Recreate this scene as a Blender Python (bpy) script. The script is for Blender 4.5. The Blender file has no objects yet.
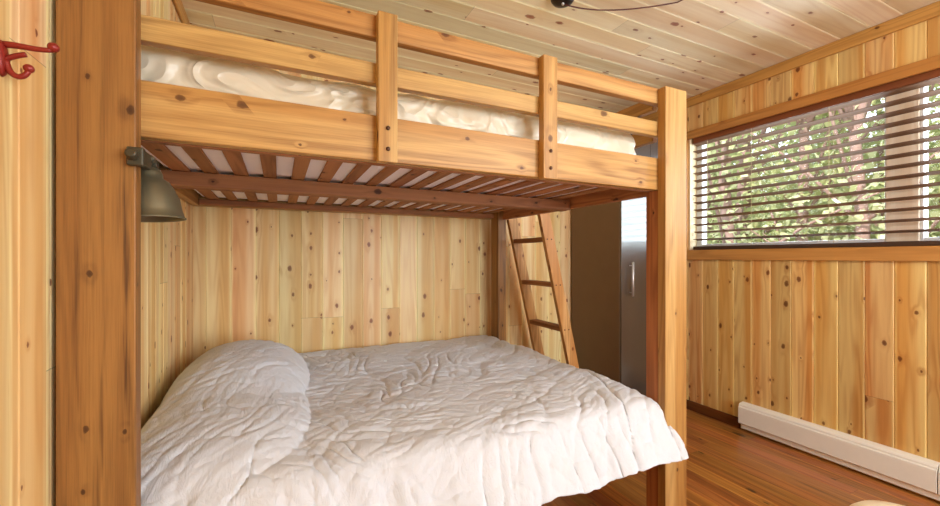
import bpy, bmesh, math, random
import numpy as np
from mathutils import Vector, Matrix
S = bpy.context.scene
COL = S.collection
H = 1.31                     # eye height above the floor; the eye stands over x=0, y=0
XL, XR, YB, YF = -.487, 3.19, 3.02, -2.5
ZC = H + 1.366               # ceiling

# ---------------------------------------------------------------- camera
cd = bpy.data.cameras.new('camera'); cam = bpy.data.objects.new('camera', cd); COL.objects.link(cam)
cam.location = (0, 0, H); cam.rotation_euler = (math.pi/2, 0, -math.radians(25.53))
cd.sensor_width = 36; cd.lens = 36*400/940; cd.shift_y = 4/940; cd.clip_start = .02
S.camera = cam

# ---------------------------------------------------------------- light and exposure
S.view_settings.view_transform = 'Standard'; S.view_settings.look = 'None'
S.view_settings.exposure = 0.06; S.view_settings.gamma = 1; S.view_settings.use_curve_mapping = False
w = bpy.data.worlds.new('sky'); S.world = w; w.use_nodes = True
bg = w.node_tree.nodes['Background']; bg.inputs[0].default_value = (.80, .90, 1.0, 1); bg.inputs[1].default_value = 3.4
def area(name, loc, target, sx, sy, power, col):
    l = bpy.data.lights.new(name, 'AREA'); l.shape = 'RECTANGLE'; l.size = sx; l.size_y = sy; l.energy = power; l.color = col
    o = bpy.data.objects.new(name, l); COL.objects.link(o); o.location = loc
    o.rotation_euler = (Vector(target)-Vector(loc)).to_track_quat('-Z', 'Y').to_euler(); return o
sl = bpy.data.lights.new('sun', 'SUN'); sl.energy = 7; sl.angle = .02; sl.color = (1, .95, .85)
so = bpy.data.objects.new('sun', sl); COL.objects.link(so); so.rotation_euler = (Vector((.72, .25, -.75))).to_track_quat('-Z', 'Y').to_euler()
# added fill through the made-up front window; daylight through the side window
area('front_fill', (2.0, YF-.35, 1.45), (1.2, 3, 1.0), 1.9, 1.75, 126, (.76, .89, 1.0))
area('side_daylight', (XR+.55, .95, H+.55), (0, 1.4, H-.3), 2.4, .8, 88, (.76, .89, 1.0))
pl = bpy.data.lights.new('bulb_fill', 'POINT'); pl.energy = 44; pl.color = (.92, .94, 1.0); pl.shadow_soft_size = .06  # added point lamp behind the camera, fills the room with light
po = bpy.data.objects.new('bulb_fill', pl); COL.objects.link(po); po.location = (1.9, -.5, H+.88)

# ---------------------------------------------------------------- materials
def nt(name):
    m = bpy.data.materials.new(name); m.use_nodes = True; t = m.node_tree
    return m, t, t.nodes['Principled BSDF']
def lin(c):
    return tuple(((x/255)/12.92 if x/255 <= .04045 else ((x/255+.055)/1.055)**2.4) for x in c)+(1,)
def M_(t, op, a, b=None, c=None):
    n = t.nodes.new('ShaderNodeMath'); n.operation = op
    for i, v in enumerate((a, b, c)):
        if v is None: continue
        if isinstance(v, (int, float)): n.inputs[i].default_value = v
        else: t.links.new(v, n.inputs[i])
    return n.outputs[0]
def sstep(t, v, a, b, lo=0., hi=1.):
    n = t.nodes.new('ShaderNodeMapRange'); n.interpolation_type = 'SMOOTHSTEP'
    t.links.new(v, n.inputs[0]); n.inputs[1].default_value = a; n.inputs[2].default_value = b
    n.inputs[3].default_value = lo; n.inputs[4].default_value = hi; return n.outputs[0]
def mixc(t, f, a, b):
    n = t.nodes.new('ShaderNodeMix'); n.data_type = 'RGBA'
    if isinstance(f, (int, float)): n.inputs[0].default_value = f
    else: t.links.new(f, n.inputs[0])
    for i, v in ((6, a), (7, b)):
        if isinstance(v, tuple): n.inputs[i].default_value = v
        else: t.links.new(v, n.inputs[i])
    return n.outputs[2]
def comb(t, x, y, z=0.):
    n = t.nodes.new('ShaderNodeCombineXYZ')
    for i, v in enumerate((x, y, z)):
        if isinstance(v, (int, float)): n.inputs[i].default_value = v
        else: t.links.new(v, n.inputs[i])
    return n.outputs[0]
def noise(t, vec, scale=1., detail=3., rough=.5, dist=0.):
    n = t.nodes.new('ShaderNodeTexNoise'); t.links.new(vec, n.inputs['Vector'])
    n.inputs['Scale'].default_value = scale; n.inputs['Detail'].default_value = detail
    n.inputs['Roughness'].default_value = rough; n.inputs['Distortion'].default_value = dist; return n.outputs[0]
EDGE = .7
def wood(name, pale, tan, dark, knot, bw=0., L=2.6, rough=.45, tone=(.86, 1.06), keep=.34, kscale=(11., 7.), ring=1., fine=.5, coat=0., streak=0., seed=0.):
    m, t, p = nt(name)
    uv = t.nodes.new('ShaderNodeUVMap'); uv.uv_map = 'UVMap'
    s = t.nodes.new('ShaderNodeSeparateXYZ'); t.links.new(uv.outputs[0], s.inputs[0]); u, v = s.outputs[0], s.outputs[1]
    oi = t.nodes.new('ShaderNodeObjectInfo')
    if bw:
        idx = M_(t, 'FLOOR', M_(t, 'DIVIDE', u, bw))
        n = t.nodes.new('ShaderNodeTexWhiteNoise'); n.noise_dimensions = '1D'; t.links.new(M_(t, 'ADD', idx, seed+.37), n.inputs['W']); r1 = n.outputs[0]
        j = M_(t, 'FLOOR', M_(t, 'ADD', M_(t, 'DIVIDE', v, L), M_(t, 'MULTIPLY', r1, 7.3)))
        fr = M_(t, 'FRACT', M_(t, 'ADD', M_(t, 'DIVIDE', v, L), M_(t, 'MULTIPLY', r1, 7.3)))
        joint = M_(t, 'LESS_THAN', fr, .0022/L)
        n = t.nodes.new('ShaderNodeTexWhiteNoise'); n.noise_dimensions = '2D'; t.links.new(comb(t, M_(t, 'ADD', idx, seed+.5), j), n.inputs['Vector']); rnd = n.outputs[0]
        n2 = t.nodes.new('ShaderNodeTexWhiteNoise'); n2.noise_dimensions = '2D'; t.links.new(comb(t, M_(t, 'ADD', idx, seed+91.5), j), n2.inputs['Vector']); rb = n2.outputs[0]
    else:
        rnd = oi.outputs['Random']; rb = M_(t, 'FRACT', M_(t, 'MULTIPLY', rnd, 17.3)); joint = None
    P = comb(t, M_(t, 'ADD', u, M_(t, 'MULTIPLY', rnd, 37.)), M_(t, 'ADD', v, M_(t, 'MULTIPLY', rnd, 91.)))
    def sc(vec, a, b):
        n = t.nodes.new('ShaderNodeVectorMath'); n.operation = 'MULTIPLY'; t.links.new(vec, n.inputs[0]); n.inputs[1].default_value = (a, b, 1); return n.outputs[0]
    vo = t.nodes.new('ShaderNodeTexVoronoi'); vo.voronoi_dimensions = '2D'; vo.inputs['Scale'].default_value = 1; t.links.new(sc(P, *kscale), vo.inputs['Vector'])
    cs = t.nodes.new('ShaderNodeSeparateXYZ'); t.links.new(vo.outputs['Color'], cs.inputs[0])
    has = M_(t, 'LESS_THAN', cs.outputs[0], keep)
    size = M_(t, 'ADD', M_(t, 'MULTIPLY', M_(t, 'POWER', cs.outputs[1], 1.9), .115), .045)
    wob = M_(t, 'MULTIPLY', M_(t, 'SUBTRACT', noise(t, sc(P, 70, 60)), .5), .11)
    d = M_(t, 'ADD', vo.outputs['Distance'], wob)
    q = M_(t, 'DIVIDE', d, size)
    kn = M_(t, 'MULTIPLY', sstep(t, q, 1.15, .7), has)
    halo = M_(t, 'MULTIPLY', sstep(t, q, 4.2, .8), has)
    core = M_(t, 'MULTIPLY', sstep(t, q, .6, .2), has)
    rn = M_(t, 'ADD', M_(t, 'MULTIPLY', noise(t, sc(P, 9, .55), detail=2.), 9.), M_(t, 'MULTIPLY', halo, .5))
    rings = M_(t, 'ADD', M_(t, 'MULTIPLY', M_(t, 'SINE', M_(t, 'MULTIPLY', rn, 6.28)), .5), .5)
    rings = M_(t, 'MULTIPLY', M_(t, 'POWER', rings, 1.6), sstep(t, noise(t, sc(P, 8, .4)), .35, .6, .25, 1.))
    fg = noise(t, sc(P, 260, 5.), detail=4., rough=.65)
    band = sstep(t, noise(t, sc(P, 11, .25), detail=1.), .38, .62)
    base = mixc(t, band, pale, tan)
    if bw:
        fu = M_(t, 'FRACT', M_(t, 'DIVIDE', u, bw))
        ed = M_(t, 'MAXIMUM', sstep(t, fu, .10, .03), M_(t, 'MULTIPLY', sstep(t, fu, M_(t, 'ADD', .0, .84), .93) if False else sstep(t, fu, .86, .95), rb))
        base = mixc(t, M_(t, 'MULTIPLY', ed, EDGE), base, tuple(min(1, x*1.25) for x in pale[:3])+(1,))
    f = M_(t, 'ADD', M_(t, 'MULTIPLY', rings, .42*ring), M_(t, 'MULTIPLY', M_(t, 'SUBTRACT', fg, .42), fine))
    f = M_(t, 'ADD', f, M_(t, 'MULTIPLY', halo, .16))
    if streak:
        f = M_(t, 'ADD', f, M_(t, 'MULTIPLY', sstep(t, noise(t, sc(P, 30, .9), detail=4., rough=.7), .5, .75), streak))
    n = t.nodes.new('ShaderNodeClamp'); t.links.new(f, n.inputs[0]); f = n.outputs[0]
    c = mixc(t, f, base, dark)
    c = mixc(t, M_(t, 'MULTIPLY', kn, .8), c, knot)
    c = mixc(t, M_(t, 'MULTIPLY', core, .3), c, tuple(x*.45 for x in knot[:3])+(1,))
    hsv = t.nodes.new('ShaderNodeHueSaturation'); t.links.new(c, hsv.inputs['Color'])
    mr = t.nodes.new('ShaderNodeMapRange'); t.links.new(rb, mr.inputs[0]); mr.inputs[3].default_value = tone[0]; mr.inputs[4].default_value = tone[1]
    val = mr.outputs[0]
    if joint is not None: val = M_(t, 'MULTIPLY', val, M_(t, 'SUBTRACT', 1., M_(t, 'MULTIPLY', joint, .45)))
    t.links.new(val, hsv.inputs['Value'])
    mr = t.nodes.new('ShaderNodeMapRange'); t.links.new(rnd, mr.inputs[0]); mr.inputs[3].default_value = .488 if bw else .497; mr.inputs[4].default_value = .510 if bw else .506
    t.links.new(mr.outputs[0], hsv.inputs['Hue'])
    t.links.new(hsv.outputs[0], p.inputs['Base Color']); p.inputs['Roughness'].default_value = rough
    p.inputs['Specular IOR Level'].default_value = .35; p.inputs['Coat Weight'].default_value = coat; p.inputs['Coat Roughness'].default_value = .18
    b = t.nodes.new('ShaderNodeBump'); b.inputs['Strength'].default_value = .18; b.inputs['Distance'].default_value = .002
    t.links.new(fg, b.inputs['Height']); t.links.new(b.outputs[0], p.inputs['Normal'])
    return m
def plain(name, col, rough=.5, metal=0., var=.06, scale=30., bump=0., coat=0.):
    m, t, p = nt(name); tc = t.nodes.new('ShaderNodeTexCoord')
    n = noise(t, tc.outputs['Object'], scale, 4.)
    c = mixc(t, n, tuple(x*(1-var) for x in col[:3])+(1,), tuple(min(1, x*(1+var)) for x in col[:3])+(1,))
    t.links.new(c, p.inputs['Base Color']); p.inputs['Roughness'].default_value = rough; p.inputs['Metallic'].default_value = metal
    p.inputs['Coat Weight'].default_value = coat
    if bump:
        b = t.nodes.new('ShaderNodeBump'); b.inputs['Strength'].default_value = bump; b.inputs['Distance'].default_value = .003
        t.links.new(n, b.inputs['Height']); t.links.new(b.outputs[0], p.inputs['Normal'])
    return m
KN = lin((122, 54, 20))
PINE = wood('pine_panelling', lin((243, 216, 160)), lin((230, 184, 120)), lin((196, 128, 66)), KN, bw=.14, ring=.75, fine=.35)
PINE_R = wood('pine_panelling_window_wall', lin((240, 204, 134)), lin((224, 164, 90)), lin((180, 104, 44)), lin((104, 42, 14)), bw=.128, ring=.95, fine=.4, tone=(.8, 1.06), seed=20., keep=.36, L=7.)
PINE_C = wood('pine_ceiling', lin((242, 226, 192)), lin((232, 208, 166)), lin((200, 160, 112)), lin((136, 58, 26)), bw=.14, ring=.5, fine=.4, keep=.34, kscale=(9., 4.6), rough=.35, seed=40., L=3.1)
TRIM = wood('stained_trim', lin((204, 150, 82)), lin((188, 130, 64)), lin((146, 88, 40)), lin((90, 40, 14)), keep=.12, rough=.4, tone=(.95, 1.04))
HONEY = wood('honey_stained_pine', lin((212, 168, 104)), lin((192, 140, 76)), lin((132, 84, 40)), lin((92, 52, 26)), keep=.2, rough=.42, tone=(.9, 1.03), ring=1.1, fine=.95, kscale=(12., 8.), streak=.3)
POSTM = wood('brown_stained_post', lin((168, 118, 62)), lin((146, 96, 48)), lin((94, 60, 32)), lin((68, 38, 20)), keep=.2, rough=.45, tone=(.95, 1.03), ring=.9, fine=1.1, streak=1.0, kscale=(13., 8.))
SLATM = wood('rough_slat_wood', lin((186, 128, 84)), lin((166, 108, 68)), lin((112, 68, 42)), lin((58, 30, 18)), keep=.3, rough=.7, tone=(.8, 1.08), streak=.4)
SLATM2 = wood('reddish_leg_wood', lin((186, 118, 72)), lin((166, 98, 58)), lin((112, 60, 34)), lin((58, 30, 18)), keep=.3, rough=.55, tone=(.9, 1.04), streak=.3)
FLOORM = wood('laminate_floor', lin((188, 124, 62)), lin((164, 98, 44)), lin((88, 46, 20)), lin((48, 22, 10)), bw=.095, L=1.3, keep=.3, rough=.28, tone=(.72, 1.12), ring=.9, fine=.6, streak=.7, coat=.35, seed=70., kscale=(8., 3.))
BASEM = wood('dark_base_trim', lin((120, 66, 30)), lin((104, 54, 24)), lin((70, 34, 16)), lin((40, 20, 10)), keep=.1)
WHITEF = plain('white_window_frame', lin((232, 234, 238)), .35)
HEAT = plain('cream_enamel', lin((240, 236, 226)), .38, var=.02)
BLIND = plain('brown_blind_slat', lin((116, 80, 52)), .85, var=.15, scale=12)
BLINDD = plain('dark_blind_rail', lin((70, 50, 40)), .4, var=.1)
CORD = plain('blind_cord', lin((190, 170, 130)), .7)
OLIVE = plain('olive_lamp_metal', lin((116, 108, 84)), .38, .55, .05)
OLIVED = plain('dark_olive_metal', lin((78, 72, 56)), .45, .5)
REDM = plain('red_hook_enamel', lin((142, 40, 30)), .35, .2, .12)
BLACKM = plain('black_metal', lin((34, 22, 18)), .4, .3)
CABLE = plain('brown_cable', lin((84, 34, 24)), .6)
STEEL = plain('brushed_steel', lin((222, 222, 222)), .42, .85)
BOLT = plain('bronze_bolt', lin((84, 54, 34)), .45, .6)
WARD = plain('brown_black_panel', lin((116, 90, 62)), .5, var=.08, scale=8)
CREAM = plain('cream_upholstery', lin((236, 222, 196)), .8, bump=.2, scale=200)
BARK = plain('grey_brown_bark', lin((146, 120, 112)), .9, var=.4, scale=14, bump=.6)
# glossy wardrobe door
DOOR, t, p = nt('glossy_dark_door'); p.inputs['Base Color'].default_value = lin((66, 56, 48)); p.inputs['Roughness'].default_value = .35
p.inputs['Coat Weight'].default_value = 1; p.inputs['Coat Roughness'].default_value = .14; p.inputs['Coat IOR'].default_value = 1.8
tc = t.nodes.new('ShaderNodeTexCoord'); b = t.nodes.new('ShaderNodeBump'); b.inputs['Strength'].default_value = .06; b.inputs['Distance'].default_value = .01
t.links.new(noise(t, tc.outputs['Object'], 14., 2.), b.inputs['Height']); t.links.new(b.outputs[0], p.inputs['Normal'])
# glass
GLASS, t, p = nt('window_glass')
t.nodes.remove(p); tr = t.nodes.new('ShaderNodeBsdfTransparent'); gl = t.nodes.new('ShaderNodeBsdfGlossy'); gl.inputs['Roughness'].default_value = .02
mx = t.nodes.new('ShaderNodeMixShader'); mx.inputs[0].default_value = .06; t.links.new(tr.outputs[0], mx.inputs[1]); t.links.new(gl.outputs[0], mx.inputs[2])
t.links.new(mx.outputs[0], t.nodes['Material Output'].inputs[0])
def cloth_mat(name, c1, c2, rough, bump, sheen, wr=(26., 9.), fuzz=260.):
    m, t, p = nt(name); tc = t.nodes.new('ShaderNodeTexCoord'); mp = t.nodes.new('ShaderNodeMapping'); t.links.new(tc.outputs['Object'], mp.inputs[0])
    mp.inputs['Rotation'].default_value = (0, 0, .7); mp.inputs['Scale'].default_value = (wr[0], wr[1], 14 if bump < .9 else 8)
    n = noise(t, mp.outputs[0], 1., 5., .62, 1.2) if bump < .9 else noise(t, mp.outputs[0], 1., 1.5, .4, 1.6)
    rid = M_(t, 'ABSOLUTE', M_(t, 'SUBTRACT', n, .5)); rid = M_(t, 'SUBTRACT', 1., M_(t, 'MULTIPLY', rid, 3.5))
    f2 = noise(t, tc.outputs['Object'], fuzz, 3.)
    h = M_(t, 'ADD', M_(t, 'MULTIPLY', rid, .9), M_(t, 'MULTIPLY', f2, .12 if bump < .9 else .01))
    t.links.new(mixc(t, noise(t, tc.outputs['Object'], 5.), c1, c2), p.inputs['Base Color'])
    b = t.nodes.new('ShaderNodeBump'); b.inputs['Strength'].default_value = bump; b.inputs['Distance'].default_value = .006 if bump < .9 else .016
    t.links.new(h, b.inputs['Height']); t.links.new(b.outputs[0], p.inputs['Normal'])
    p.inputs['Roughness'].default_value = rough; p.inputs['Sheen Weight'].default_value = sheen; return m
DUVET = cloth_mat('white_cotton', lin((213, 215, 220)), lin((219, 221, 226)), .85, .4, .1)
SHEET = cloth_mat('cream_satin_sheet', lin((226, 212, 184)), lin((234, 222, 198)), .32, .95, 0., (5., 2.), 60.)
TICK = plain('mattress_ticking', lin((246, 238, 246)), .8, var=.02)

# ---------------------------------------------------------------- geometry helpers
def uvl(bm): return bm.loops.layers.uv.get('UVMap') or bm.loops.layers.uv.new('UVMap')
def uvbox(bm, faces, ax):
    L = uvl(bm)
    for f in faces:
        n = f.normal; k = max(range(3), key=lambda i: abs(n[i]))
        oth = [i for i in range(3) if i != k]
        va = ax if ax != k else oth[1]
        ua = [i for i in oth if i != va][0]
        for l in f.loops:
            c = l.vert.co; l[L].uv = (c[ua]+.31*k, c[va])
def box(bm, lo, hi, ax=None):
    lo, hi = [min(a, b) for a, b in zip(lo, hi)], [max(a, b) for a, b in zip(lo, hi)]
    if ax is None: ax = max(range(3), key=lambda i: hi[i]-lo[i])
    v = [bm.verts.new((x, y, z)) for x in (lo[0], hi[0]) for y in (lo[1], hi[1]) for z in (lo[2], hi[2])]
    fs = [bm.faces.new([v[i] for i in q]) for q in ((0,1,3,2), (4,6,7,5), (0,4,5,1), (2,3,7,6), (0,2,6,4), (1,5,7,3))]
    bm.normal_update(); uvbox(bm, fs, ax); return fs
def obj(name, bm, mat, parent=None, bevel=0., seg=2, smooth=False, loc=None):
    bmesh.ops.recalc_face_normals(bm, faces=bm.faces)
    me = bpy.data.meshes.new(name); bm.to_mesh(me); bm.free()
    o = bpy.data.objects.new(name, me); COL.objects.link(o)
    if mat: me.materials.append(mat)
    if loc: o.location = loc
    if parent:
        o.parent = parent
    if bevel:
        m = o.modifiers.new('b', 'BEVEL'); m.width = bevel; m.segments = seg; m.limit_method = 'ANGLE'; m.angle_limit = .6
    if smooth or bevel:
        for q in me.polygons: q.use_smooth = True
        if bevel and not smooth:
            m = o.modifiers.new('w', 'WEIGHTED_NORMAL'); m.keep_sharp = True
    return o
def bx(name, lo, hi, mat, parent=None, bevel=.004, ax=None):
    bm = bmesh.new(); box(bm, lo, hi, ax); return obj(name, bm, mat, parent, bevel)
def thing(name, label, cat, group=None, loc=(0, 0, 0)):
    o = bpy.data.objects.new(name, None); COL.objects.link(o); o.empty_display_size = .1
    o['label'] = label; o['category'] = cat
    if group: o['group'] = group
    return o
def tag(o, label, cat, group=None):
    o['label'] = label; o['category'] = cat
    if group: o['group'] = group
    return o
def struct(o): o['kind'] = 'structure'; return o
def tube(bm, pts, rad, n=10, cap=True):
    pts = [Vector(p) for p in pts]; rad = rad if isinstance(rad, (list, tuple)) else [rad]*len(pts)
    rings = []; up = None
    for i, p in enumerate(pts):
        d = (pts[min(i+1, len(pts)-1)]-pts[max(i-1, 0)]).normalized()
        if up is None: up = d.orthogonal().normalized()
        up = (up-d*up.dot(d)).normalized(); s = d.cross(up)
        rings.append([bm.verts.new(p+(up*math.cos(a)+s*math.sin(a))*rad[i]) for a in [2*math.pi*k/n for k in range(n)]])
    for a, b in zip(rings, rings[1:]):
        for k in range(n): bm.faces.new((a[k], a[(k+1) % n], b[(k+1) % n], b[k]))
    if cap: bm.faces.new(rings[0][::-1]); bm.faces.new(rings[-1])
def lathe(bm, prof, mat=Matrix(), n=40):
    rings = []
    for r, z in prof:
        if r < 1e-6: rings.append([bm.verts.new(mat @ Vector((0, 0, z)))])
        else: rings.append([bm.verts.new(mat @ Vector((r*math.cos(2*math.pi*k/n), r*math.sin(2*math.pi*k/n), z))) for k in range(n)])
    for a, b in zip(rings, rings[1:]):
        for k in range(n):
            k2 = (k+1) % n
            if len(a) == 1 and len(b) == 1: continue
            if len(a) == 1: bm.faces.new((a[0], b[k], b[k2]))
            elif len(b) == 1: bm.faces.new((a[k], a[k2], b[0]))
            else: bm.faces.new((a[k], a[k2], b[k2], b[k]))
def boards(bm, O, U, V, N, u0, u1, v0, v1, w, g=.004, dep=.004):
    """tongue-and-groove boards with V grooves: face plane at O, boards run along V, N points into the room"""
    O, U, V, N = Vector(O), Vector(U), Vector(V), Vector(N)
    prof = [(u0, 0.)]
    k = math.floor(u0/w)+1
    while k*w < u1-1e-6:
        c = k*w
        if c-g > u0 and c+g < u1: prof += [(c-g, 0.), (c, -dep), (c+g, 0.)]
        k += 1
    prof.append((u1, 0.))
    L = uvl(bm); rows = []
    for u, d in prof:
        rows.append((u, bm.verts.new(O+U*u+V*v0+N*d), bm.verts.new(O+U*u+V*v1+N*d)))
    for (ua, a0, a1), (ub, b0, b1) in zip(rows, rows[1:]):
        f = bm.faces.new((a0, b0, b1, a1))
        for l, q in zip(f.loops, ((ua, v0), (ub, v0), (ub, v1), (ua, v1))): l[L].uv = q
        if f.normal.dot(N) < 0: pass
def bobj(name, bm, mat):
    me = bpy.data.meshes.new(name); bm.normal_update(); bm.to_mesh(me); bm.free(); me.materials.append(mat)
    o = bpy.data.objects.new(name, me); COL.objects.link(o); return struct(o)

# ---------------------------------------------------------------- room shell
T = .14
bm = bmesh.new(); boards(bm, (0, YB, 0), (1, 0, 0), (0, 0, 1), (0, -1, 0), XL, XR, 0, ZC, .14); box(bm, (XL-T, YB+.006, -.1), (XR+T, YB+T, ZC+.1)); bobj('wall_back', bm, PINE)
bm = bmesh.new(); boards(bm, (XL, 0, 0), (0, 1, 0), (0, 0, 1), (1, 0, 0), YF, YB, 0, ZC, .128); box(bm, (XL-T, YF-T, -.1), (XL-.006, YB+.006, ZC+.1)); bobj('wall_left', bm, PINE)
WY0, WY1, WZ0, WZ1 = -.40, 2.30, H+.042, H+1.045
bm = bmesh.new()
for a, b_, c, d_ in ((YF, YB, 0, WZ0), (YF, YB, WZ1, ZC), (YF, WY0, WZ0, WZ1), (WY1, YB, WZ0, WZ1)):
    boards(bm, (XR, 0, 0), (0, 1, 0), (0, 0, 1), (-1, 0, 0), a, b_, c, d_, .128)
    box(bm, (XR+.006, a-(T if a == YF else 0), c-(.1 if c == 0 else 0)), (XR+.17, b_+(.006 if b_ == YB else 0), d_+(.1 if d_ == ZC else 0)))
bobj('wall_right', bm, PINE_R)
FX0, FX1, FZ0, FZ1 = 1.0, 3.0, .6, 2.3
bm = bmesh.new()
for a, b_, c, d_ in ((XL, XR, 0, FZ0), (XL, XR, FZ1, ZC), (XL, FX0, FZ0, FZ1), (FX1, XR, FZ0, FZ1)):
    boards(bm, (0, YF, 0), (1, 0, 0), (0, 0, 1), (0, 1, 0), a, b_, c, d_, .14)
    box(bm, (a, YF-T, c), (b_, YF-.006, d_))
bobj('wall_front', bm, PINE)
bm = bmesh.new(); boards(bm, (0, 0, ZC), (0, 1, 0), (1, 0, 0), (0, 0, -1), YF, YB, XL, XR, .14, .003, .003); box(bm, (XL-T, YF-T, ZC+.006), (XR+.17, YB+T, ZC+.2), 0); bobj('ceiling', bm, PINE_C)
bm = bmesh.new(); boards(bm, (0, 0, 0), (1, 0, 0), (0, 1, 0), (0, 0, 1), XL, XR, YF, YB, .095, .0012, .0012); box(bm, (XL-T, YF-T, -.15), (XR+.17, YB+T, -.004), 1); bobj('floor', bm, FLOORM)
# crown trims and baseboards
struct(bx('trim_1', (XR-.02, YF+.02, ZC-.078), (XR-.0005, YB-.02, ZC-.0005), TRIM, None, .006))
struct(bx('trim_2', (XL+.0005, YF+.02, ZC-.078), (XL+.02, YB-.02, ZC-.0005), TRIM, None, .006))
struct(bx('trim_3', (XL+.0005, YB-.02, ZC-.078), (XR-.0005, YB-.0005, ZC-.0005), TRIM, None, .006))
struct(bx('baseboard_right', (XR-.016, 1.87, 0.0005), (XR-.0005, YB-.02, .078), BASEM, None, .003))
struct(bx('baseboard_back', (XL+.0005, YB-.016, 0.0005), (XR-.02, YB-.0005, .078), BASEM, None, .003))
struct(bx('baseboard_left', (XL+.0005, YF+.02, 0.0005), (XL+.016, YB-.02, .078), BASEM, None, .003))
# side window
win = struct(bpy.data.objects.new('window_1', None)); COL.objects.link(win)
bm = bmesh.new()                                   # flat casing
box(bm, (XR-.02, WY0-.07, H+1.008), (XR-.0005, WY1+.07, H+1.078), 1)
box(bm, (XR-.02, WY0-.07, H-.024), (XR-.0005, WY1+.07, H+.060), 1)
box(bm, (XR-.02, WY1+.0, H+.060), (XR-.0005, WY1+.07, H+1.008), 2); box(bm, (XR-.02, WY0-.07, H+.060), (XR-.0005, WY0, H+1.008), 2)
obj('window_casing', bm, TRIM, win, .004)
bm = bmesh.new()                                   # reveal lining
box(bm, (XR, WY0, WZ0), (XR+.15, WY1, WZ0+.018), 1); box(bm, (XR, WY0, WZ1-.018), (XR+.15, WY1, WZ1), 1)
obj('window_sill', bm, TRIM, win)
bm = bmesh.new(); box(bm, (XR, WY1-.012, WZ0+.018), (XR+.15, WY1, WZ1-.018), 2); box(bm, (XR, WY0, WZ0+.018), (XR+.15, WY0+.012, WZ1-.018), 2)
obj('window_jamb', bm, wood('pale_jamb', lin((244, 226, 190)), lin((238, 212, 168)), lin((210, 170, 120)), KN, keep=.1), win)
MA, MB_ = .9465, 1.083                              # beige mullion
for a, b_ in ((MB_, WY1-.012), (WY0+.012, MA)):
    bm = bmesh.new(); x0, x1 = XR+.085, XR+.15; f = .05; za, zb = WZ0+.018, WZ1-.018
    fa = .010 if a == MB_ else f; fb = .016 if b_ == MA else f; box(bm, (x0, a, za), (x1, a+fa, zb)); box(bm, (x0, b_-fb, za), (x1, b_, zb)); box(bm, (x0, a+fa, za), (x1, b_-fb, za+f)); box(bm, (x0, a+fa, zb-f), (x1, b_-fb, zb))
    fr = obj('window_frame', bm, WHITEF, win, .004); fr['label'] = 'white window frame'
    bx('window_pane', (x0+.03, a+fa, za+f), (x0+.034, b_-fb, zb-f), GLASS, win, 0)
bx('mullion', (XR+.075, MA, WZ0+.018), (XR+.15, MB_, WZ1-.018), wood('beige_mullion', lin((250, 238, 220)), lin((244, 226, 202)), lin((216, 186, 150)), KN, keep=.1), win)
# added window in the unseen front wall, put in to admit fill light
w2 = struct(bpy.data.objects.new('added_window', None)); COL.objects.link(w2)
bm = bmesh.new(); y0, y1 = YF-.10, YF-.04
for a, b_, c, d_ in ((FX0, FX0+.05, FZ0, FZ1), (FX1-.05, FX1, FZ0, FZ1), (1.975, 2.025, FZ0+.05, FZ1-.05), (FX0+.05, FX1-.05, FZ0, FZ0+.05), (FX0+.05, FX1-.05, FZ1-.05, FZ1)): box(bm, (a, y0, c), (b_, y1, d_))
obj('window_frame', bm, WHITEF, w2, .003)

# ---------------------------------------------------------------- bunk bed
Y0 = 1.266; PX = (-.474, -.3235, 1.597, 1.742)
bunk = thing('bunk_bed', 'tall honey stained pine bunk bed built over the lower bed, slatted base overhead', 'bunk bed')
p1 = bx('post', (PX[0], Y0, 0), (PX[1], Y0+.0435, H+.86), POSTM, bunk, .004); p1['label'] = 'broad brown front post'
p2 = bx('post', (PX[2], Y0, 0), (PX[3], Y0+.0435, H+.785), HONEY, bunk, .004)
bx('post_backing', (PX[2]+.001, Y0+.044, 0), (PX[3]-.04, Y0+.110, H+.3135), SLATM2, bunk, .004)
bx('post_backing', (PX[0], Y0+.044, 0), (PX[0]+.04, Y0+.110, H+.3135), SLATM2, bunk, .004)
bx('post', (1.600, 2.82, 0), (1.674, 2.94, H+.46), POSTM, bunk, .004)
YR = Y0+.044
def rail(name, x0, x1, y0, y1, z0, z1, m=HONEY): return bx(name, (x0, y0, H+z0), (x1, y1, H+z1), m, bunk, .004)
A, B = PX[0]+.002, PX[3]-.004
rail('side_rail', A, B, YR, YR+.038, .314, .463)
rail('guard_rail', A, B, YR, YR+.034, .566, .634)
rail('guard_rail', A, B, YR, YR+.034, .717, .790)
rail('side_rail', -.48, 1.60, 2.925, 2.965, .314, .463)
Yf, Yr = Y0+.116, 2.819
rail('end_rail', 1.645, 1.688, Yf, Yr, .305, .463, SLATM2)
rail('end_guard_rail', 1.650, 1.685, Yf, Yr, .566, .634)
rail('end_guard_rail', 1.650, 1.685, Yf, Yr, .717, .785)
rail('end_rail', -.48, -.44, Yf, 2.924, .314, .463)
for nm, z0, z1 in (('lower_side_rail', -.86, -.72),):
    rail(nm, PX[0]+.041, PX[2], YR+.004, YR+.038, z0, z1); rail(nm, -.48, 1.60, 2.925, 2.965, z0, z1)
rail('lower_end_rail', 1.645, 1.688, Yf, Yr, -.86, -.72); rail('lower_end_rail', -.48, -.44, Yf, 2.924, -.86, -.72)
bx('centre_beam', (-.438, 1.985, H+.292), (1.644, 2.075, H+.352), SLATM, bunk, .004)
bx('ledger', (-.438, YR+.0385, H+.311), (1.644, YR+.060, H+.352), SLATM, bunk, .002)
bx('ledger', (-.438, 2.885, H+.318), (1.598, 2.9245, H+.352), SLATM, bunk, .002)
first = None; x = -.285; k = 0; rs = random.Random(3)
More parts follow.
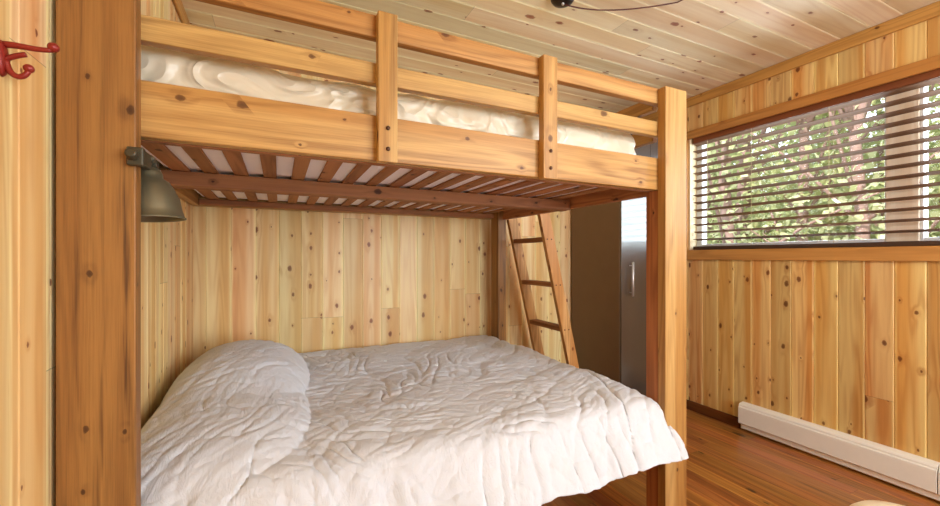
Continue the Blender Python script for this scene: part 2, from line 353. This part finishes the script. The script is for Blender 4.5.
while x < 1.60:
    wd = .053+rs.uniform(-.004, .004)
    if k == 0: sx = -.40
    bm = bmesh.new(); box(bm, (0, YR+.040, H+.3535), (wd, 2.924, H+.3645), 1); s = obj('slat', bm, SLATM, bunk, .002, loc=(x, 0, 0)); x += .112; k += 1
bm = bmesh.new(); box(bm, (0, YR+.040, H+.3535), (.06, 2.924, H+.3645), 1); obj('slat', bm, SLATM, bunk, .002, loc=(-.394, 0, 0))
for x0, x1 in ((.285, .349), (.926, .993)):
    st = bx('guard_upright', (x0, YR-.034, H+.306), (x1, YR-.0005, H+.788), HONEY, bunk, .003)
    for z in (.348, .415):
        bm = bmesh.new(); lathe(bm, [(0, .005), (.004, .005), (.007, .003), (.007, 0), (0, 0)], Matrix.Translation(((x0+x1)/2, YR-.034, H+z)) @ Matrix.Rotation(math.pi/2, 4, 'X'), 14)
        obj('bolt', bm, BOLT, st, smooth=True)

# soft rounded slab built from a superellipse section, with noise
def slab(name, lo, hi, mat, rad, seed, amp, nx=110, ny=70, parent=None):
    bm = bmesh.new(); bmesh.ops.create_cube(bm, size=1)
    bmesh.ops.subdivide_edges(bm, edges=bm.edges[:], cuts=40, use_grid_fill=True)
    c = [(a+b)/2 for a, b in zip(lo, hi)]; s = [b-a for a, b in zip(lo, hi)]
    from mathutils import noise as N
    for v in bm.verts:
        q = Vector((v.co.x*s[0], v.co.y*s[1], v.co.z*s[2])); inner = Vector([max(-(s[i]/2-rad), min(s[i]/2-rad, q[i])) for i in range(3)])
        d = q-inner
        if d.length > 1e-6: q = inner+d.normalized()*min(d.length, rad) if d.length > rad else q
        if q.z > -s[2]/2+.02:
            a = N.fractal(Vector((q.x*2.2+seed, q.y*3+q.z*5, q.z*7)), .8, 2., 4)
            rdg = 1-abs(N.noise(Vector((q.x*6+q.z*9+seed, q.y*4, q.z*11-q.x*3))))*3
            n = (Vector((0, 0, 1)) if abs(v.co.z) > .499 else Vector((v.co.x if abs(v.co.x) > .499 else 0, v.co.y if abs(v.co.y) > .499 else 0, 0)))
            q += n*(amp*a+amp*.5*max(0, rdg))
        v.co = q+Vector(c)
    return obj(name, bm, mat, parent, smooth=True)
um = thing('upper_mattress', 'cream sheeted mattress on the slats of the upper bunk behind guard rails', 'mattress')
slab('sheet', (-.43, 1.395, H+.386), (1.592, 2.90, H+.612), SHEET, .07, 3., .022, parent=um)
bx('mattress_base', (-.42, 1.40, H+.365), (1.58, 2.89, H+.40), TICK, um, .008)
lm = slab('lower_mattress', (-.425, 1.362, H-.835), (1.590, 2.91, H-.70), TICK, .05, 5., .002); tag(lm, 'white mattress of the lower bed under the white duvet', 'mattress')
# lower slat deck carried by the lower rails
for i in range(9): bx('lower_slat', (-.36+i*.235, YR+.039, H-.856), (-.27+i*.235, 2.924, H-.838), SLATM, bunk, .002)

# ---------------------------------------------------------------- duvet over mattress and pillows
from mathutils import noise as N
def fold(x, y, ang, fa, fl, seed):
    c, s_ = math.cos(ang), math.sin(ang); a = (x*c+y*s_); b_ = (-x*s_+y*c)
    wv = N.noise(Vector((x*2.2+seed, y*2.2, seed)))*.15+N.noise(Vector((x*7+seed, y*7, seed+3)))*.03
    n = N.noise(Vector(((a+wv)*fl, (b_+wv*1.2)*fa, seed)))
    return max(0., 1-abs(n)*4.4)**1.3
def sst(a, b, x):
    x = min(1., max(0., (x-a)/(b-a))); return x*x*(3-2*x)
def pillow(x, y):
    h = 0.
    for cx, cy, hx, hy, hz in ((-.165, 2.42, .31, .58, .172), (-.195, 1.88, .31, .56, .092)):
        q = abs((x-cx)/hx)**2.4+abs((y-cy)/hy)**2.6
        if q < 1: h = max(h, hz*(1-q)**.78) if h == 0 else math.log(math.exp(30*h)+math.exp(30*hz*(1-q)**.78)-1)/30
    return h
# section of the cover from the wall to the hem: (y, z relative to the eye)
SEC = [(2.985, -.705), (2.965, -.668), (2.90, -.655), (2.4, -.650), (1.9, -.650), (1.50, -.650), (1.40, -.655), (1.33, -.668), (1.29, -.700), (1.265, -.75), (1.232, -.80), (1.203, -.845), (1.185, -.885)]
def catmull(ps, n):
    out = []
    for i in range(len(ps)-1):
        p = [Vector(ps[max(0, i-1)]), Vector(ps[i]), Vector(ps[i+1]), Vector(ps[min(len(ps)-1, i+2)])]
        for k in range(n):
            t_ = k/n; out.append(.5*((2*p[1])+(p[2]-p[0])*t_+(2*p[0]-5*p[1]+4*p[2]-p[3])*t_*t_+(3*p[1]-p[0]-3*p[2]+p[3])*t_**3))
    return out+[Vector(ps[-1])]
cv = catmull(SEC, 24); acc = [0.]
for a, b_ in zip(cv, cv[1:]): acc.append(acc[-1]+(b_-a).length)
nx, ny = 330, 330
P = np.zeros((nx, ny, 3)); D = np.zeros((nx, ny))
sv = np.linspace(0, acc[-1], ny); cy_ = np.interp(sv, acc, [c.x for c in cv]); cz_ = np.interp(sv, acc, [c.y for c in cv])
for i in range(nx):
    u = i/(nx-1)
    for j in range(ny):
        y, z = cy_[j], cz_[j]; s_ = sv[j]
        dr = sst(1.36, 1.19, y)
        x = XL+.030+u*(1.600+.020*dr+.010*N.noise(Vector((y*3, 7, 1)))-XL-.030)
        e = min(1., (u*2.1)/.05); z -= .05*(1-e)**2
        e = min(1., ((1-u)*2.1)/.05); z -= .055*(1-math.sqrt(1-(1-e)**2))*(1-dr)
        ph = pillow(x, y); z += ph*sst(1.22, 1.40, y)
        z += .014*N.noise(Vector((x*1.7, y*1.9, 6.)))*(1-dr)+.012*dr*N.noise(Vector((x*4, 0, 3.)))*2
        y -= dr*(.030*(N.noise(Vector((x*5.5, z*2., 13.)))+.25)+.018*abs(N.noise(Vector((x*11, z*3., 23.))))+ph*.2)
        P[i, j] = (x, y, z+H)
        U, V = u*2.1, s_
        m1 = sst(.25, .75, N.noise(Vector((U*1.3, V*1.3, 4.)))*.7+.5); m2 = sst(.25, .75, N.noise(Vector((U*1.6+9, V*1.6, 8.)))*.7+.5)
        nearp = sst(1.2, .35, x)
        h = .015*fold(x, y, .62, 5.0, 1.0, 1.3)*m1*(.12+.88*(1-nearp))
        h += .008*fold(x, y, -.75, 17., 2.6, 41.)*sst(0, .14, x)*sst(.85, .45, x)*(1-dr)
        h += .012*fold(x, y, .10, 9.5, 1.9, 5.1)*m2*(.4+.6*nearp)
        h += .009*fold(x, y, 1.15, 12., 2.4, 9.7)*(1-m1)
        h += .007*fold(x, y, -.45, 15., 3.2, 14.2)*(1-m2)
        h += .0035*fold(x, y, .5, 27., 6., 21.4)
        h += .012*dr*fold(U, V*.35, 1.45, 9., 2., 31.)
        h += .009*N.noise(Vector((U*3.4, V*3.4, 2.)))
        pm = sst(.0, .03, ph)
        D[i, j] = h*(1-.5*pm)+pm*(.0045*fold(x, y, 1.2, 13., 2., 51.)+.003*fold(x, y, .9, 24., 4., 55.))
gx = np.gradient(P, axis=0); gy = np.gradient(P, axis=1); nn = np.cross(gx, gy); nn /= np.linalg.norm(nn, axis=-1, keepdims=True)+1e-9
P = P+nn*D[..., None]
P[..., 0] = np.maximum(P[..., 0], XL+.018)
inpost = (P[..., 0] > 1.590) & (P[..., 1] > 1.256) & (P[..., 1] < 1.40)
P[..., 0] = np.where(inpost, 1.590, P[..., 0])
bm = bmesh.new()
vs = [[bm.verts.new(P[i, j]) for j in range(ny)] for i in range(nx)]
for i in range(nx-1):
    for j in range(ny-1): bm.faces.new((vs[i][j], vs[i][j+1], vs[i+1][j+1], vs[i+1][j]))
du = obj('duvet', bm, DUVET, None, smooth=True)
m = du.modifiers.new('t', 'SOLIDIFY'); m.thickness = .012; m.offset = 1
tag(du, 'rumpled white duvet spread over the lower bed and its pillows', 'duvet')

# ---------------------------------------------------------------- ladder
lad = thing('ladder', 'wooden ladder leaning on the foot end of the upper bunk', 'ladder')
slope = .237
def lx(z): return 1.70+(.317-z)*slope            # underside edge line, z relative to the eye
def stile(y0, y1, m):
    bm = bmesh.new(); L = uvl(bm); za, zb = .352, -H
    def q(z, d): return (lx(z)+d, z+H)
    pr = [q(za, 0), q(zb, 0), (lx(zb)+.088, zb+H), (lx(za)+.088, za+H)]
    a = [bm.verts.new((x, y0, z)) for x, z in pr]; b_ = [bm.verts.new((x, y1, z)) for x, z in pr]
    fs = [bm.faces.new(a), bm.faces.new(b_[::-1])]+[bm.faces.new((a[i], a[(i+1) % 4], b_[(i+1) % 4], b_[i])) for i in range(4)]
    bm.normal_update(); uvbox(bm, fs, 2); return obj('stile', bm, m, lad, .003)
LADM_ = None
LADM = wood('ladder_pine', lin((216, 162, 104)), lin((196, 132, 72)), lin((140, 84, 42)), KN, keep=.2, tone=(.95, 1.05))
s1 = stile(2.39, 2.425, LADM); stile(2.83, 2.865, LADM)
for zr in (.130, -.208, -.545, -.885, -1.16):
    bm = bmesh.new(); box(bm, (lx(zr)+.004, 2.4255, H+zr-.017), (lx(zr)+.082, 2.8295, H+zr+.017), 1); obj('rung', bm, SLATM, lad, .003)
    for d in (.022, .06):
        bm = bmesh.new(); lathe(bm, [(0, .003), (.005, .002), (.006, 0), (0, 0)], Matrix.Translation((lx(zr)+d, 2.39, H+zr)) @ Matrix.Rotation(math.pi/2, 4, 'X'), 10); obj('screw', bm, BOLT, s1)

# ---------------------------------------------------------------- wardrobe
wd = thing('wardrobe', 'tall dark brown wardrobe with glossy doors in the corner behind the bunk', 'wardrobe')
bx('body', (2.495, 2.41, 0.0), (3.165, YB-.02, H+1.06), WARD, wd, .002)
for a, b_ in ((2.497, 2.826), (2.829, 3.163)):
    d_ = bx('door', (a, 2.388, .06), (b_, 2.409, H+1.055), DOOR, wd, .0015); d_['label'] = 'glossy dark door mirroring the window'
    hx = 2.585 if a < 2.6 else 3.08
    bm = bmesh.new(); tube(bm, [(hx, 2.352, H-.318), (hx, 2.352, H-.04)], .008, 12)
    for z in (-.29, -.07): tube(bm, [(hx, 2.352, H+z), (hx, 2.388, H+z)], .004, 8)
    h = obj('handle', bm, STEEL, d_, smooth=True); h['label'] = 'steel bar handle'

# ---------------------------------------------------------------- baseboard heater
ht = thing('baseboard_heater', 'long white electric baseboard heater on the wall under the window', 'heater')
HY0, HY1 = .28, 1.853
bm = bmesh.new(); prof = [(XR-.001, H-1.098), (XR-.030, H-1.100), (XR-.048, H-1.106), (XR-.054, H-1.114), (XR-.054, H-1.124), (XR-.060, H-1.128), (XR-.062, H-1.136), (XR-.062, H-1.247), (XR-.056, H-1.254), (XR-.001, H-1.254)]
a = [bm.verts.new((x, .842, z)) for x, z in prof]; b_ = [bm.verts.new((x, HY1, z)) for x, z in prof]
bm.faces.new(a); bm.faces.new(b_[::-1]); [bm.faces.new((a[i], a[(i+1) % len(a)], b_[(i+1) % len(a)], b_[i])) for i in range(len(a))]
obj('casing', bm, HEAT, ht, .0015)
bm = bmesh.new(); a = [bm.verts.new((x, .70, z)) for x, z in prof]; b_ = [bm.verts.new((x, .838, z)) for x, z in prof]
bm.faces.new(a); bm.faces.new(b_[::-1]); [bm.faces.new((a[i], a[(i+1) % len(a)], b_[(i+1) % len(a)], b_[i])) for i in range(len(a))]
obj('end_cap', bm, HEAT, ht, .0015)
bx('kick_panel', (XR-.045, .70, .022), (XR-.001, HY1-.012, H-1.2545), HEAT, ht, .002)

# ---------------------------------------------------------------- blind
bl = thing('window_blind', 'brown horizontal slat blind lowered over the wide side window', 'blind')
by0, by1 = WY0+.03, WY1-.03
bx('head_rail', (XR+.012, by0, WZ1-.075), (XR+.068, by1, WZ1-.0185), wood('blind_head', lin((150, 84, 50)), lin((132, 70, 40)), lin((96, 48, 28)), KN, keep=.02), bl, .003)
bx('bottom_rail', (XR+.014, by0, H+.0615), (XR+.066, by1, H+.090), BLINDD, bl, .003)
z = H+.148; tilt = -.20
base = None
while z < WZ1-.080:
    if base is None:
        bm = bmesh.new(); hw = .029
        L = [(-hw, -hw*tilt-.0012), (-hw*.5, -.0002-hw*.5*tilt), (0, .0006), (hw*.5, -.0002+hw*.5*tilt), (hw, hw*tilt-.0012)]
        lo = [bm.verts.new((x, by0, q-.0014)) for x, q in L]; lo2 = [bm.verts.new((x, by0, q+.0014)) for x, q in L]
        hi = [bm.verts.new((x, by1, q-.0014)) for x, q in L]; hi2 = [bm.verts.new((x, by1, q+.0014)) for x, q in L]
        for i in range(4):
            bm.faces.new((lo[i], lo[i+1], hi[i+1], hi[i])); bm.faces.new((lo2[i], hi2[i], hi2[i+1], lo2[i+1]))
            bm.faces.new((lo[i], lo2[i], lo2[i+1], lo[i+1])); bm.faces.new((hi[i], hi[i+1], hi2[i+1], hi2[i]))
        bm.faces.new((lo[0], hi[0], hi2[0], lo2[0])); bm.faces.new((lo[4], lo2[4], hi2[4], hi[4]))
        base = obj('slat', bm, BLIND, bl, smooth=False, loc=(XR+.040, 0, z))
    else:
        o = base.copy(); COL.objects.link(o); o.location = (XR+.040, 0, z); o.parent = bl
    z += .0625
for y in (2.14, 1.80, 1.33, .80, .1):
    bm = bmesh.new()
    for x in (XR+.0105, XR+.0695): tube(bm, [(x, y, H+.09), (x, y, WZ1-.075)], .0012, 6)
    obj('ladder_cord', bm, CORD, bl)

# ---------------------------------------------------------------- reading lamp on the post
rl = thing('reading_lamp', 'olive metal reading lamp clamped to the broad left bed post', 'lamp')
C = Vector((-.3266, 1.40, H+.117)); ax = Vector((.05, -.02, -1)).normalized()
Mx = Matrix.Translation(C) @ ax.to_track_quat('Z', 'Y').to_matrix().to_4x4()
bm = bmesh.new(); prof = [(.020, -.145), (.030, -.142), (.036, -.125), (.037, -.112), (.050, -.103), (.064, -.085), (.078, -.052), (.089, -.018), (.095, .006), (.100, .010), (.099, .013), (.093, .010), (.086, -.018), (.075, -.052), (.060, -.084), (.034, -.108), (.0, -.112)]
lathe(bm, [(r*(.84 if z > -.02 else .90 if z > -.09 else .95), z*.92) for r, z in prof], Mx, 48); obj('lamp_shade', bm, OLIVE, rl, smooth=True)
bm = bmesh.new(); lathe(bm, [(0, -.088), (.018, -.085), (.030, -.06), (.033, -.035), (.024, -.012), (0, -.006)], Mx, 24)
m, t, p = nt('unlit_bulb'); p.inputs['Base Color'].default_value = (.85, .84, .8, 1); p.inputs['Roughness'].default_value = .2
obj('bulb', bm, m, rl, smooth=True)
top = C-ax*.134
bm = bmesh.new(); tube(bm, [top+Vector((0, 0, -.004)), top+Vector((0, -.012, .012)), (-.312, 1.345, H+.262), (-.306, 1.31, H+.258)], [.012, .013, .011, .010], 14)
obj('arm', bm, OLIVED, rl, smooth=True)
bm = bmesh.new(); tube(bm, [top+Vector((-.024, .0, .006)), top+Vector((.024, 0, .010))], .014, 16); obj('swivel', bm, OLIVED, rl, .002)
bm = bmesh.new()
box(bm, (-.338, 1.244, H+.226), (-.3035, 1.2655, H+.272)); box(bm, (-.3230, 1.255, H+.230), (-.3035, 1.322, H+.268))
tube(bm, [(-.324, 1.246, H+.249), (-.324, 1.224, H+.254)], [.014, .012], 16)
obj('clamp', bm, OLIVED, rl, .004)

# ---------------------------------------------------------------- coat hook
hk = thing('coat_hook', 'dark red double coat hook screwed to the left wall beside the post', 'hook')
hy, hz = 1.094, H+.374
bm = bmesh.new(); lathe(bm, [(0, .007), (.010, .007), (.016, .004), (.018, 0), (0, 0)], Matrix.Translation((XL+.0005, hy, hz+.012)) @ Matrix.Rotation(math.pi/2, 4, 'Y') @ Matrix.Scale(2.0, 4, (1, 0, 0)), 24)
obj('plate', bm, REDM, hk, smooth=True)
def bez(ps, n=14):
    ps = [Vector(p) for p in ps]; out = []
    for i in range(n+1):
        t_ = i/n; q = ps[:]
        while len(q) > 1: q = [a.lerp(b, t_) for a, b in zip(q, q[1:])]
        out.append(q[0])
    return out
bm = bmesh.new()
up_ = bez([(XL+.004, hy, hz+.040), (XL+.03, hy, hz+.044), (XL+.046, hy, hz+.038), (XL+.073, hy, hz+.044)]); tube(bm, up_, [.0065-.0018*i/14 for i in range(15)], 12)
bmesh.ops.create_uvsphere(bm, u_segments=16, v_segments=10, radius=.0095, matrix=Matrix.Translation((XL+.075, hy, hz+.050)))
br = bez([(XL+.006, hy, hz+.012), (XL+.02, hy, hz+.022), (XL+.035, hy, hz+.027)]); tube(bm, br, .005, 10)
obj('upper_arm', bm, REDM, hk, smooth=True)
bm = bmesh.new(); lo_ = bez([(XL+.006, hy, hz+.010), (XL+.008, hy, hz-.020), (XL+.030, hy, hz-.030), (XL+.039, hy, hz-.004)]); tube(bm, lo_, [.0062-.0015*i/14 for i in range(15)], 12)
bmesh.ops.create_uvsphere(bm, u_segments=16, v_segments=10, radius=.0085, matrix=Matrix.Translation((XL+.039, hy, hz+.000)))
obj('lower_arm', bm, REDM, hk, smooth=True)
bm = bmesh.new(); lathe(bm, [(0, .004), (.003, .003), (.005, 0), (0, 0)], Matrix.Translation((XL+.0075, hy, hz-.002)) @ Matrix.Rotation(math.pi/2, 4, 'Y'), 14); obj('screw', bm, STEEL, hk)

# ---------------------------------------------------------------- ceiling lamp with swagged cable
cl = thing('ceiling_lamp', 'black round ceiling canopy with a brown cable swagged across the ceiling', 'lamp')
cc = Vector((1.346, 1.686, ZC))
bm = bmesh.new(); lathe(bm, [(0, -.034), (.030, -.033), (.052, -.026), (.062, -.012), (.064, 0), (0, 0)], Matrix.Translation(cc-Vector((0, 0, .0005))), 40); obj('canopy', bm, BLACKM, cl, smooth=True)
bm = bmesh.new(); lathe(bm, [(0, -.042), (.006, -.042), (.008, -.033), (0, -.033)], Matrix.Translation(cc), 14); obj('finial', bm, STEEL, cl)
pe = Vector((1.9, -.5, H+1.10))
hookp = Vector((1.92, 1.45, ZC-.006))
pts = bez([cc+Vector((.01, 0, -.036)), cc+Vector((.18, -.03, -.056)), cc+Vector((.36, -.12, -.045)), hookp], 18)+bez([hookp, (1.96, .9, H+1.30), (1.90, -.4, H+1.33), pe+Vector((0, 0, .02))], 14)[1:]
bm = bmesh.new(); tube(bm, pts, .0035, 8); obj('cable', bm, CABLE, cl, smooth=True)
bm = bmesh.new(); lathe(bm, [(0, .03), (.010, .028), (.020, .015), (.022, -.04), (0, -.04)], Matrix.Translation(pe), 28); obj('socket', bm, BLACKM, cl, smooth=True)
m, t, p = nt('added_bulb'); p.inputs['Base Color'].default_value = (.9, .88, .8, 1); p.inputs['Emission Color'].default_value = (1, .97, .95, 1); p.inputs['Emission Strength'].default_value = 12
bm = bmesh.new(); lathe(bm, [(0, -.145), (.02, -.14), (.032, -.118), (.032, -.098), (.02, -.068), (.014, -.041), (0, -.041)], Matrix.Translation(pe), 24); obj('bulb', bm, m, cl, smooth=True)  # unseen bulb and socket, added on the cable end to light the room

# ---------------------------------------------------------------- stool at the lower right corner
sc_ = (1.834, .546)
stl = thing('stool', 'round cream padded stool on the wood floor near the heater', 'stool')
bm = bmesh.new(); lathe(bm, [(0, .455), (.10, .454), (.135, .448), (.152, .432), (.157, .41), (.152, .388), (.14, .38), (0, .38)], Matrix.Translation((sc_[0], sc_[1], .0)), 48); obj('seat', bm, CREAM, stl, smooth=True)
for k in range(4):
    a = math.pi/4+k*math.pi/2; bm = bmesh.new(); tube(bm, [(sc_[0]+.10*math.cos(a), sc_[1]+.10*math.sin(a), .38), (sc_[0]+.15*math.cos(a), sc_[1]+.15*math.sin(a), 0)], [.016, .011], 14); obj('leg', bm, HONEY, stl, smooth=True)

# ---------------------------------------------------------------- woods outside
m, t, p = nt('forest_floor'); tc = t.nodes.new('ShaderNodeTexCoord'); t.links.new(mixc(t, noise(t, tc.outputs['Object'], 2.2, 8., .7), lin((120, 96, 70)), lin((176, 196, 96))), p.inputs['Base Color']); p.inputs['Roughness'].default_value = 1; GROUND = m
def leafmat(name, c1, c2):
    m, t, p = nt(name); g = t.nodes.new('ShaderNodeNewGeometry'); c = mixc(t, g.outputs['Random Per Island'], c1, c2)
    t.links.new(c, p.inputs['Base Color']); p.inputs['Roughness'].default_value = .6
    tl = t.nodes.new('ShaderNodeBsdfTranslucent'); t.links.new(c, tl.inputs[0]); mx = t.nodes.new('ShaderNodeMixShader'); mx.inputs[0].default_value = .45
    t.links.new(p.outputs[0], mx.inputs[1]); t.links.new(tl.outputs[0], mx.inputs[2]); t.links.new(mx.outputs[0], t.nodes['Material Output'].inputs[0]); return m
LEAF = [leafmat('spring_leaf', lin((204, 208, 152)), lin((146, 160, 112))), leafmat('pale_leaf', lin((216, 218, 176)), lin((168, 178, 136)))]
rs = random.Random(5)
bm = bmesh.new(); n = 44
def gz(x, y): return -.9+max(0, x-6)*.26+.12*math.sin(x*1.3+y*.7)+.08*math.sin(y*2.1)
gv = [[bm.verts.new((3.9+i*.7, -14+j*1.0, gz(3.9+i*.7, -14+j*1.0))) for j in range(n)] for i in range(40)]
for i in range(39):
    for j in range(n-1): bm.faces.new((gv[i][j], gv[i+1][j], gv[i+1][j+1], gv[i][j+1]))
g = obj('ground', bm, GROUND, None, smooth=True); g['kind'] = 'structure'
def foliage(kind, h, r, z0, nl, lsz, seed):
    q = random.Random(seed); bm = bmesh.new(); cl_ = []
    for _ in range(26):
        a = q.uniform(0, 6.283); zz = q.uniform(z0, h); rr = r*math.sqrt(q.random())*(1-.5*(zz-z0)/(h-z0)); cl_.append(Vector((rr*math.cos(a), rr*math.sin(a), zz)))
    for _ in range(nl):
        c = q.choice(cl_)+Vector((q.gauss(0, 1), q.gauss(0, 1), q.gauss(0, .7)))*(r*.26)
        if c.z < .05: c.z = abs(c.z)+.05
        d = Vector((q.gauss(0, 1), q.gauss(0, 1), q.gauss(0, 1))).normalized(); s = d.orthogonal().normalized()*lsz*.32; d *= lsz*q.uniform(.7, 1.2)
        bm.faces.new([bm.verts.new(p_) for p_ in (c, c+d*.5+s, c+d, c+d*.5-s)])
    me = bpy.data.meshes.new(kind); bm.to_mesh(me); bm.free(); return me, cl_
def wood_mesh(h, cl_, r0, seed):
    q = random.Random(seed); bm = bmesh.new(); pts = [Vector((q.uniform(-.1, .1)*i*.3, q.uniform(-.1, .1)*i*.3, -.4+i*(h+.2)/7)) for i in range(8)]
    tube(bm, pts, [r0*(1-.11*i) for i in range(8)], 9)
    for c in cl_[:16]:
        zb = max(.3, c.z*.72); k = min(6, int((zb+.4)/((h+.2)/7))); s = pts[k]
        mid = (s+c)/2+Vector((0, 0, .1)); tube(bm, [s, mid, c], [r0*.3, r0*.18, r0*.06], 5)
    me = bpy.data.meshes.new('trunk'); bm.to_mesh(me); bm.free(); me.materials.append(BARK)
    for p_ in me.polygons: p_.use_smooth = True
    return me
TREE = []
for i, (h, r, z0, r0) in enumerate(((7.5, 1.6, .9, .14), (9.0, 1.9, 1.4, .20), (6.2, 1.5, .6, .10), (7.0, 1.5, 2.2, .09))):
    me, cl_ = foliage('foliage', h, r, z0, 9000 if i < 3 else 900, .10, 40+i); me.materials.append(LEAF[i % 2]); TREE.append((me, wood_mesh(h, cl_, r0, 60+i)))
spots = [(6.6, 3.9, 0), (7.1, 2.3, 2), (8.2, 5.6, 1), (8.6, 3.2, 0), (7.8, .6, 1), (9.8, 1.6, 2), (10.6, 6.9, 0), (11.0, 4.4, 1), (10.4, -.8, 0), (12.6, 2.6, 2), (13.4, 8.6, 1), (13.8, 5.9, 0), (13.2, -2.2, 1), (15.5, 3.9, 1), (15.2, .4, 0), (16.4, 8.2, 2), (7.3, 7.2, 2), (9.4, 9.0, 0), (6.4, -.4, 2), (5.3, 3.2, 3), (5.6, 2.0, 3), (5.9, 4.9, 3), (5.0, 1.2, 3), (6.1, 2.9, 3)]
for (x, y, k) in spots:
    tr = thing('tree', 'leafy light green tree rising behind the slender trunks outside the window', 'tree', 'trees outside the window') if k < 3 else thing('tree', 'slender nearly bare tree trunk in front of the leafy woods outside', 'tree', 'slender trunks outside the window')
    tr.location = (x, y, gz(x, y)); tr.rotation_euler[2] = rs.uniform(0, 6.28); s = rs.uniform(.85, 1.15); tr.scale = (s, s, s)
    for nm, me in (('foliage', TREE[k][0]), ('trunk', TREE[k][1])):
        o = bpy.data.objects.new(nm, me); COL.objects.link(o); o.parent = tr
me, cl_ = foliage('foliage', .95, .75, .1, 700, .09, 77); me.materials.append(LEAF[1])
for i in range(12):
    x = rs.uniform(7.5, 10.5); y = rs.uniform(-.8, 8.0)
    o = bpy.data.objects.new('shrub', me); COL.objects.link(o); o.location = (x, y, gz(x, y)-.05); o.rotation_euler[2] = rs.uniform(0, 6.28); s = rs.uniform(.8, 1.7); o.scale = (s, s, s)
    tag(o, 'low green shrub in the undergrowth seen through the blind', 'shrub', 'undergrowth shrubs outside the window')
